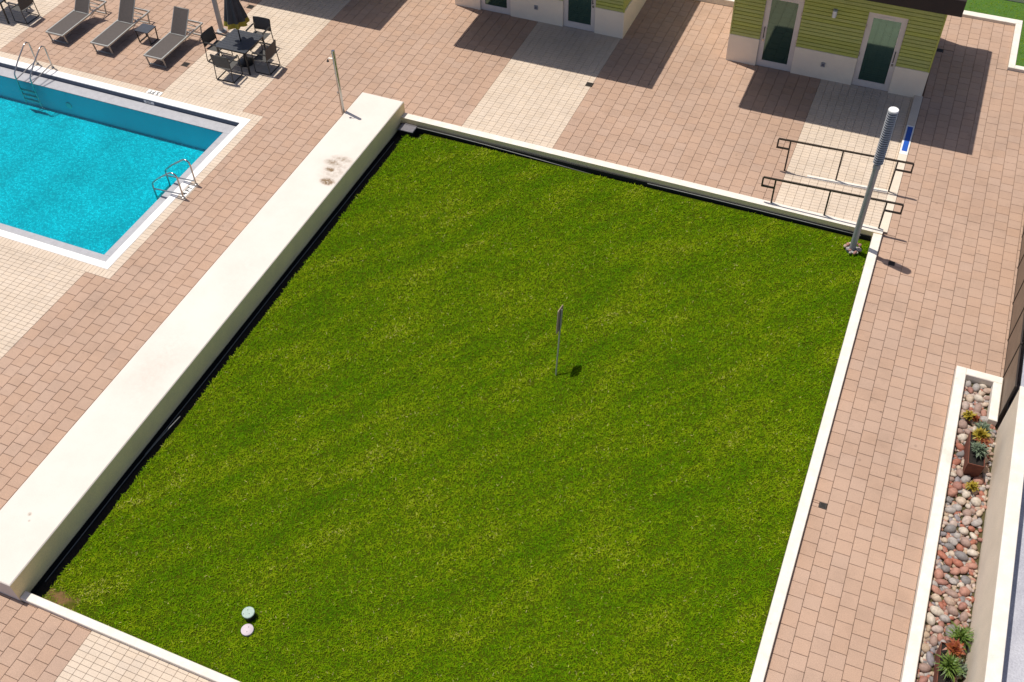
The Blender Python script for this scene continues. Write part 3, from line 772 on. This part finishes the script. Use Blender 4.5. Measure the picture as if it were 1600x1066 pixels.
# ------------------------------------------------------------------ pool ladders
def ladder(loc, rz, label):
    t = thing('pool_ladder', label, 'pool ladder', loc, 'stainless pool ladders', rz)
    # local: deck side at y=0, water towards -y
    for s in (-.28, .28):
        path = [(s, 0, 0), (s, 0, .62), (s, -.02, .70), (s, -.07, .745), (s, -.14, .755), (s, -.22, .72), (s, -.62, .44), (s, -.84, .25), (s, -.885, .19), (s, -.895, .12), (s, -.895, -.30), (s, -.895, -.78)]
        r = MB(); r.tube(path, .021, 10); r.tube([(s, -.004, .11), (s, -.45, .07), (s, -.88, .03)], .017, 8)
        rl = smooth_angle(r.build('rail', 'steel', t), 50)
        MB().lathe([(.045, .013), (.04, .022), (.023, .028)], 12, (s, 0)).build('anchor', 'steel', rl)
    for z in (-.30, -.46, -.62):
        MB().box(-.262, .262, -.93, -.86, z - .012, z + .012).build('step', 'steel', t)
    return t
ladder((-10.94, -1.70, 0), 0, 'stainless pool ladder on the far edge, in front of the loungers')
ladder((-3.65, -4.975, 0), -math.pi / 2, 'stainless pool ladder on the right edge beside the depth marker')

# ------------------------------------------------------------------ loungers
def make_lounger():
    t = thing('sun_lounger', '', 'sun lounger', (0, 0, 0), 'sun loungers in a row at the pool')
    h = .33
    f = MB()
    for x in (.018, .622): f.bar((x, 0, h), (x, 2.1, h), .036, .045)
    for y in (.018, 1.28): f.bar((.037, y, h), (.603, y, h), .036, .045)
    f.bar((.037, 2.082, h), (.603, 2.082, h), .036, .045)
    f.build('frame', 'alu', t)
    for y, s in ((.06, 1), (1.98, -1)):
        for x in (.018, .622):
            MB().bar((x, y, h - .023), (x, y + s * .05, .02), .032).build('leg', 'alu', t)
        MB().bar((.0, y + s * .052, .016), (.64, y + s * .052, .016), .032).build('foot_bar', 'alu', t)
    n = 10; vs = []
    for j in range(n + 1):
        y = .03 + j / n * 1.24
        for i in range(7):
            x = .037 + i / 6 * .566; vs.append((x, y, h + .018 - .014 * math.sin(i / 6 * math.pi)))
    fs = [(j * 7 + i, j * 7 + i + 1, (j + 1) * 7 + i + 1, (j + 1) * 7 + i) for j in range(n) for i in range(6)]
    nv = len(vs); vs2 = [(x, y, z - .006) for x, y, z in vs]; fs2 = [tuple(a + nv for a in reversed(q)) for q in fs]
    MB().add(vs + vs2, fs + fs2).build('seat', 'sling', t, smooth=True)
    a = R(54); L_ = .76; hy, hz = 1.29, h + .03
    def bp(x, u, o=0): return (x, hy + u * math.cos(a) - o * math.sin(a), hz + u * math.sin(a) + o * math.cos(a))
    b = MB()
    for x in (.07, .57): b.bar(bp(x, 0), bp(x, L_), .026)
    b.bar(bp(.084, L_ - .013), bp(.556, L_ - .013), .026)
    bk = b.build('backrest_frame', 'alu', t)
    vs = []; n = 8
    for j in range(n + 1):
        for i in range(7): vs.append(bp(.075 + i / 6 * .49, .0 + j / n * (L_ + .004), .016 - .012 * math.sin(i / 6 * math.pi)))
    fs = [(j * 7 + i, j * 7 + i + 1, (j + 1) * 7 + i + 1, (j + 1) * 7 + i) for j in range(n) for i in range(6)]
    nv = len(vs); nrm = Vector((0, -math.sin(a), math.cos(a))) * -.006
    vs2 = [tuple(Vector(v) + nrm) for v in vs]
    MB().add(vs + vs2, fs + [tuple(q + nv for q in reversed(k)) for k in fs]).build('backrest', 'sling', t, smooth=True)
    s = MB()
    for x in (.10, .54): s.bar(bp(x, .38, -.02), (x, 1.86, h + .01), .018)
    s.bar((.037, 1.86, h), (.603, 1.86, h), .02); s.bar((.037, 1.70, h), (.603, 1.70, h), .02)
    s.build('backrest_stay', 'alu', t)
    return t
lg = make_lounger()
labs = ['grey brown sling lounger beside the parasol table, right of the small black side table', 'middle one of three grey brown sling loungers, side table at its right', 'grey brown sling lounger farthest left, its back cut by the top edge']
for i, (x, lab) in enumerate(zip((-8.125, -10.02, -11.66), labs)):
    o = lg if i == 0 else copy_tree(lg)
    o.location = (x, -.63, 0); o['label'] = lab; o.rotation_euler = (0, 0, (.0, .008, -.006)[i])

t = thing('side_table', 'small black side table between two loungers', 'side table', (-8.86, .51, 0))
MB().cham(-.235, .235, -.215, .215, .395, .42, .005).build('table_top', 'tabletop', t)
for sx_ in (-1, 1):
    for sy_ in (-1, 1): MB().bar((sx_ * .205, sy_ * .195, .394), (sx_ * .205, sy_ * .17, .02), .026).build('leg', 'black', t)
    MB().bar((sx_ * .205, -.185, .013), (sx_ * .205, .185, .013), .026).build('foot_bar', 'black', t)

# ------------------------------------------------------------------ dining sets
def make_table():
    t = thing('patio_table', '', 'table', (0, 0, 0), 'square patio tables')
    n = 9
    for i in range(n):
        a = -.5 + i / n; MB().cham(-.5, .5, a + .002, a + 1 / n - .002, .70, .72, .003).build('slat', 'tabletop', t)
    MB().box(-.46, .46, -.03, .03, .672, .699).build('apron', 'black', t)
    f = MB(); f.bar((-.47, -.47, .68), (-.47, .47, .68), .035); f.bar((.47, -.47, .68), (.47, .47, .68), .035); f.bar((-.45, -.47, .68), (.45, -.47, .68), .035); f.bar((-.45, .47, .68), (.45, .47, .68), .035)
    f.build('frame', 'black', t)
    for sx_ in (-1, 1):
        for sy_ in (-1, 1): MB().bar((sx_ * .46, sy_ * .46, .662), (sx_ * .49, sy_ * .49, 0), .04).build('leg', 'black', t)
    return t
def make_chair():
    """faces +y; origin on the floor under the seat centre"""
    t = thing('patio_chair', '', 'chair', (0, 0, 0), 'dark sling patio chairs')
    for s in (-1, 1):
        x = s * .275
        MB().tube([(x, -.28, .84), (x, -.245, .62), (x, -.235, .44), (x, -.27, .03), (x, -.255, .014), (x, .20, .014), (x, .225, .03), (x, .22, .44), (x, .215, .60), (x, .19, .63), (x, -.235, .635)], .0135, 7).build('side_frame', 'black', t)
        MB().box(x - .024, x + .024, -.21, .20, .645, .658).build('armrest', 'black', t)
    MB().bar((-.275, -.25, .014), (.275, -.25, .014), .022).build('rear_bar', 'black', t)
    MB().bar((-.265, .20, .425), (.265, .20, .425), .022).build('front_bar', 'black', t)
    n = 6
    def sling(name, f):
        vs = [f(i / 6, j / n) for j in range(n + 1) for i in range(7)]
        fs = [(j * 7 + i, j * 7 + i + 1, (j + 1) * 7 + i + 1, (j + 1) * 7 + i) for j in range(n) for i in range(6)]
        nv = len(vs); vs2 = [(x, y - .004, z - .005) for x, y, z in vs]
        MB().add(vs + vs2, fs + [tuple(q + nv for q in reversed(k)) for k in fs]).build(name, 'darksling', t, smooth=True)
    sling('seat', lambda u, v: (-.262 + u * .524, -.225 + v * .44, .435 - .02 * math.sin(u * math.pi) - .012 * (1 - v)))
    sling('backrest', lambda u, v: (-.262 + u * .524, -.236 - v * .045 - .025 * math.sin(u * math.pi), .47 + v * .38))
    MB().tube([(-.262, -.282, .852), (-.13, -.30, .852), (.13, -.30, .852), (.262, -.282, .852)], .012, 6).build('back_rail', 'black', t)
    return t
tb = make_table(); tb.location = (-5.50, .53, 0); tb['label'] = 'square dark patio table with a closed parasol through its centre'
t2 = copy_tree(tb); t2.location = (-14.02, .25, 0); t2['label'] = 'square dark patio table cut by the top left corner'
ch = make_chair()
spots = [((-5.50, -.24), 0.02, 'dark sling chair at the parasol table, with its back towards the pool'), ((-4.71, .49), math.pi / 2 + .03, 'dark sling chair at the parasol table, on the side towards the low white wall'),
         ((-6.27, .45), -math.pi / 2 - .05, 'dark sling chair at the parasol table, on the side towards the loungers'), ((-5.42, 1.35), math.pi + .04, 'dark sling chair at the parasol table, on the far side towards the shade'),
         ((-13.20, .20), math.pi / 2 - .03, 'dark sling chair at the table in the top left corner')]
for i, ((x, y), rz, lab) in enumerate(spots):
    o = ch if i == 0 else copy_tree(ch)
    o.location = (x, y, 0); o.rotation_euler = (0, 0, rz); o['label'] = lab
# closed parasol
t = thing('parasol', 'closed charcoal parasol with mustard hem rising through the patio table', 'parasol', (-5.46, .53, 0))
smooth_angle(MB().lathe([(.019, 0), (.019, 2.75)], 12).build('pole', 'black', t))
smooth_angle(MB().lathe([(.24, 0), (.24, .035), (.21, .05), (.035, .06), (.03, .32)], 20).build('base', 'black', t))
def canopy(z0, z1, grow=1.0):
    vs = []; fs = []; n = 48; lv = 9
    for k in range(lv + 1):
        z = z0 + (z1 - z0) * k / lv
        u = (z - 1.28) / (2.66 - 1.28)
        base = (.27 * (1 - u) ** .85 + .03) * grow
        for j in range(n):
            a = 2 * math.pi * j / n
            r = base * (1 + .26 * (1 - u) * math.cos(8 * a + .3) + .05 * math.sin(3 * a))
            vs.append((r * math.cos(a), r * math.sin(a), z + .018 * math.cos(8 * a) * (1 - u)))
    for k in range(lv):
        for j in range(n): fs.append((k * n + j, k * n + (j + 1) % n, (k + 1) * n + (j + 1) % n, (k + 1) * n + j))
    return MB().add(vs, fs)
cn = canopy(1.42, 2.66).build('canopy', 'canvas', t, smooth=True)
canopy(1.28, 1.42, 1.0).build('hem', 'hem', cn, smooth=True)
smooth_angle(MB().lathe([(.045, 2.66), (.04, 2.72), (.012, 2.78)], 12).build('finial', 'black', t))

# ------------------------------------------------------------------ things on the lawn
ax = Vector((-.055, .39, 1.32)).normalized(); base = Vector((7.192, -7.255, -.03))
t = thing('lawn_sign', 'small leaning sign on a thin post in the middle of the lawn', 'sign', base)
rotq = ax.to_track_quat('Z', 'Y')
wdir = Vector((.02, -1.0, 0)); wdir = (wdir - ax * wdir.dot(ax)).normalized(); nd = wdir.cross(ax)
s = MB(); s.tube([(0, 0, 0), ax * 1.62], .017, 8); s.build('post', 'alu', t)
pts = []
for cx, cy, a0 in ((.12, .24, 0), (-.12, .24, 90), (-.12, -.24, 180), (.12, -.24, 270)):
    for k in range(4):
        a = R(a0 + k * 30); pts.append((cx + .035 * math.cos(a), cy + .035 * math.sin(a)))
ctr = ax * 1.38
vs = [ctr + wdir * u + ax * v + nd * .016 for u, v in pts] + [ctr + wdir * u + ax * v + nd * .034 for u, v in pts]; n = len(pts)
M['signback'] = mat('sign_plate', (.30, .22, .16), (.24, .175, .13), 12, .6)
MB().add(vs, [tuple(range(n - 1, -1, -1)), tuple(range(n, 2 * n))] + [(i, (i + 1) % n, n + (i + 1) % n, n + i) for i in range(n)]).build('plate', 'signback', t)
t = thing('vent_pipe', 'short black pipe with pale green round lid standing in the lawn', 'vent pipe', (4.14, -14.52, -.03))
smooth_angle(MB().lathe([(.098, 0), (.098, .135)], 24).build('pipe', 'black', t))
l = smooth_angle(MB().lathe([(.112, .135), (.113, .155), (.104, .163)], 28).build('lid', 'lid_green', t))
for x, y in ((-.03, .035), (.035, -.02), (-.06, -.06)): MB().lathe([(.009, .1632), (.009, .166)], 8, (x, y)).build('screw', 'black', l)
t = thing('cleanout_cover', 'flat pale pink round cover set in the lawn below the lidded pipe', 'cover', (4.25, -14.77, -.03))
smooth_angle(MB().lathe([(.112, 0), (.112, .042), (.104, .048)], 28).build('disc', 'lid_pink', t))
for x, y in ((-.0, .05), (.02, -.04)): MB().lathe([(.009, .0482), (.009, .051)], 8, (x, y)).build('screw', 'black', t)
t = thing('valve_box', 'dark grey plastic box in the lawn corner against the wall', 'box', (.405, -.68, 0))
MB().cham(-.20, .20, -.13, .13, -.17, .055, .006).build('body', 'black_rough', t)
b_ = MB().cham(-.225, .225, -.155, .155, .056, .085, .012).build('lid', 'grey_plastic', t)
def hose(path, label, r=.011):
    o = MB().tube(path, r, 8).build('drip_hose', 'hose', smooth=True); tag(o, label, 'hose', 'hoses along the lawn edges')
hose([(.165, -15.3, -.155), (.17, -14.0, -.15), (.16, -13.2, -.15), (.17, -12.6, -.14), (.22, -12.0, -.09), (.31, -11.5, -.02), (.37, -11.2, .02)], 'grey hose at the foot of the low wall, its end lifted to the grass')
hose([(.15, -12.2, -.155), (.17, -11.6, -.15), (.18, -9.8, -.155), (.16, -7.0, -.155), (.17, -3.0, -.155), (.18, -1.1, -.155)], 'grey hose in the dark gap between low wall and lawn, running to the far corner')
hose([(.66, -.60, .09), (1.6, -.592, .08), (2.6, -.592, .06), (4.2, -.592, .0), (5.6, -.60, -.06)], 'grey hose in the gap under the far kerb near the plastic box')
hose([(7.1, -.592, .07), (8.2, -.594, .075), (9.6, -.592, .07), (11.2, -.594, .06), (12.4, -.594, .05)], 'grey hose in the gap under the far kerb near the louvred pole')

# ------------------------------------------------------------------ planter with river stones
PLX0, PLX1, PLY1 = 14.975, 15.90, -4.12
mb = MB()
mb.cham(PLX0, 15.18, -16, PLY1, -.04, .24, .015); mb.cham(15.1801, PLX1, PLY1 - .19, PLY1 - .0005, -.04, .2398, .015); mb.cham(15.725, PLX1, -5.35, PLY1 - .1902, -.04, .2396, .015)
pl = mb.build('planter', 'kerb'); tag(pl, 'white edged planter bed full of river stones along the right edge', 'planter')
MB().box(15.181, 15.945, -16, PLY1 - .191, -.04, .03).build('gravel_bed', 'bare', pl)
placed = []
tries = 0
cells = {}
def ok(x, y, r):
    for (a, b, q) in placed:
        if abs(a - x) < .25 and abs(b - y) < .25 and math.hypot(a - x, b - y) < .80 * (r + q): return False
    return True
for r_lo, r_hi, nmax in ((.088, .118, 95), (.065, .088, 140), (.045, .065, 300)):
    for _ in range(9000):
        if len(placed) >= 300: break
        r = rnd.uniform(r_lo, r_hi); x = rnd.uniform(15.19 + r * .7, 15.90 - r * .7); y = rnd.uniform(-11.9, -4.36)
        if y > -5.36 and x > 15.68: continue
        if ok(x, y, r):
            placed.append((x, y, r))
            if sum(1 for p in placed if r_lo <= p[2] <= r_hi) >= nmax: break
for k, (x, y, r) in enumerate(placed):
    s = put('stone', stone_meshes[k % 8], pl, (x, y, .03 + r * .42))
    s.scale = (r, r, r); s.rotation_euler = (rnd.uniform(-.35, .35), rnd.uniform(-.35, .35), rnd.uniform(0, 6.3))

sb = MB(); sr = []
for k in range(1100):                                    # the smaller stones that fill the gaps below
    x = rnd.uniform(15.20, 15.93); y = rnd.uniform(-12.2, -4.33); r = rnd.uniform(.035, .06)
    if y > -5.36 and x > 15.70: continue
    me = stone_meshes[k % 8]; a = rnd.uniform(0, 6.28); ca, sa = math.cos(a), math.sin(a)
    vs_ = [(x + r * (v.co.x * ca - v.co.y * sa), y + r * (v.co.x * sa + v.co.y * ca), .045 + r * v.co.z) for v in me.vertices]
    sb.add(vs_, [tuple(p.vertices) for p in me.polygons]); sr += [rnd.random()] * len(vs_)
sb.r = sr
stuff(sb.build('small_stones', 'stone', pl, smooth=True))
def trough(loc, rz, w_, l_, h_, label):
    t = thing('plant_trough', label, 'planter', loc, 'rusty plant troughs', rz)
    a = MB(); th = .012
    def q(s, z): return (w_ / 2 * s, l_ / 2 * s)
    def frust(x0, x1, y0, y1, s0):  # outer tapering box, open top
        vs = [(x0 * s0, y0 * s0, 0), (x1 * s0, y0 * s0, 0), (x1 * s0, y1 * s0, 0), (x0 * s0, y1 * s0, 0), (x0, y0, h_), (x1, y0, h_), (x1, y1, h_), (x0, y1, h_),
              (x0 + th, y0 + th, h_), (x1 - th, y0 + th, h_), (x1 - th, y1 - th, h_), (x0 + th, y1 - th, h_), (x0 + th, y0 + th, h_ - .05), (x1 - th, y0 + th, h_ - .05), (x1 - th, y1 - th, h_ - .05), (x0 + th, y1 - th, h_ - .05)]
        fs = [(0, 3, 2, 1)]
        for b in (0, 4, 8):
            for i in range(4): j = (i + 1) % 4; fs.append((b + i, b + j, b + 4 + j, b + 4 + i))
        return vs, fs
    a.add(*frust(-w_ / 2, w_ / 2, -l_ / 2, l_ / 2, .92)); a.build('trough', 'corten', t)
    MB().box(-w_ / 2 + th, w_ / 2 - th, -l_ / 2 + th, l_ / 2 - th, h_ - .07, h_ - .045).build('soil', 'soil', t)
trough((15.55, -6.42, .05), .06, .30, .80, .44, 'rusty steel trough with yellow and silver plants in the stone bed')
trough((15.60, -11.15, .05), .03, .28, .90, .38, 'rusty steel trough with green and red plants near the bottom edge')

def plant(loc, label, leafm, n, ln, wd, up, cat='plant', stem=.05, curl=.4):
    t = thing('succulent_plant', label, cat, loc, 'plants in the stone bed')
    f = MB()
    for k in range(n):
        az = rnd.uniform(0, 6.283); el = R(rnd.uniform(*up)); L_ = rnd.uniform(.6, 1.0) * ln; w_ = wd * rnd.uniform(.7, 1.2)
        d = Vector((math.cos(az) * math.cos(el), math.sin(az) * math.cos(el), math.sin(el))); sd = Vector((-math.sin(az), math.cos(az), 0))
        o = Vector((rnd.uniform(-.05, .05), rnd.uniform(-.05, .05), stem + rnd.uniform(0, .06)))
        p1 = o + d * L_ * .55; p2 = o + d * L_ - Vector((0, 0, L_ * curl * rnd.uniform(.2, .8)))
        f.add([o - sd * w_ * .3, o + sd * w_ * .3, p1 + sd * w_ * .5, p1 - sd * w_ * .5, p2], [(0, 1, 2, 3), (3, 2, 4)])
    f.build('foliage', leafm, t)
    MB().tube([(0, 0, 0), (.005, .0, stem + .05)], .014, 6).build('stem', 'stemg', t)
    return t
SZ = .35
plant((15.38, -5.36, .08), 'yellow leaved plant nearest the far end of the stone bed', 'leafy', 90, .15, .045, (15, 80))
plant((15.50, -5.40, .08), 'dark red leaved plant beside the yellow one at the far end', 'leafr', 50, .13, .04, (15, 80))
plant((15.66, -5.68, .08), 'silvery green fine leaved plant between the rusty trough and the screen', 'leafs', 150, .25, .022, (10, 80), stem=.10)
plant((15.56, -6.14, .46), 'yellow green plant at the far end of the upper trough', 'leafy', 230, .20, .034, (5, 85))
plant((15.62, -6.28, .46), 'small dark red plant in the middle of the upper trough', 'leafr', 90, .17, .04, (10, 80))
plant((15.57, -6.50, .46), 'silvery green plant at the near end of the upper trough', 'leafs', 220, .22, .022, (10, 80))
plant((15.62, -7.10, .08), 'yellow brown low plant in the stones just below the upper trough', 'leafy', 120, .16, .035, (10, 75))
plant((15.76, -10.42, .10), 'bright green spiky plant at the far end of the lower trough', 'leafg', 150, .34, .022, (15, 80), stem=.12, curl=.5)
plant((15.66, -10.80, .38), 'dark red leaved plant in the lower trough between two green ones', 'leafr', 120, .20, .05, (10, 80))
plant((15.62, -11.15, .38), 'yellow green spiky plant in the lower trough nearest the bottom edge', 'leafg', 150, .33, .024, (15, 80), curl=.5)
plant((15.85, -10.95, .08), 'silvery plant squeezed between the lower trough and the white wall', 'leafs', 80, .2, .03, (10, 70))

# ------------------------------------------------------------------ right boundary
wl = MB().box(15.955, 16.175, -20.5, -5.425, -.04, 1.405).build('parapet_wall', 'beige'); MB().cham(15.945, 16.185, -20.51, -5.415, 1.406, 1.45, .01).build('cap', 'kerb', wl); tag(wl, 'tall beige parapet wall with white cap behind the stone bed on the right edge', 'wall')
struct(MB().box(16.181, 40, -30, 7.7, -.6, .5).build('roof_terrace', 'roofgrey'))
t = thing('screen_fence', 'brown metal screen fence panels on the right edge', 'fence', (15.93, 0, DZ))
ys = [1.75, .68, -.45, -1.67, -2.86, -4.0, -5.2]
for y in ys: MB().box(-.02, .02, y - .02, y + .02, -.05, 1.12).build('post', 'bronze', t)
for a, b in zip(ys[1:], ys[:-1]):
    p = MB().box(-.006, .006, a + .024, b - .024, .06, 1.06).build('panel', 'screen', t)
    for z_ in (1.061, .03): MB().box(-.014, .014, a + .022, b - .022, z_, z_ + .029).build('panel_rail', 'bronze', p)
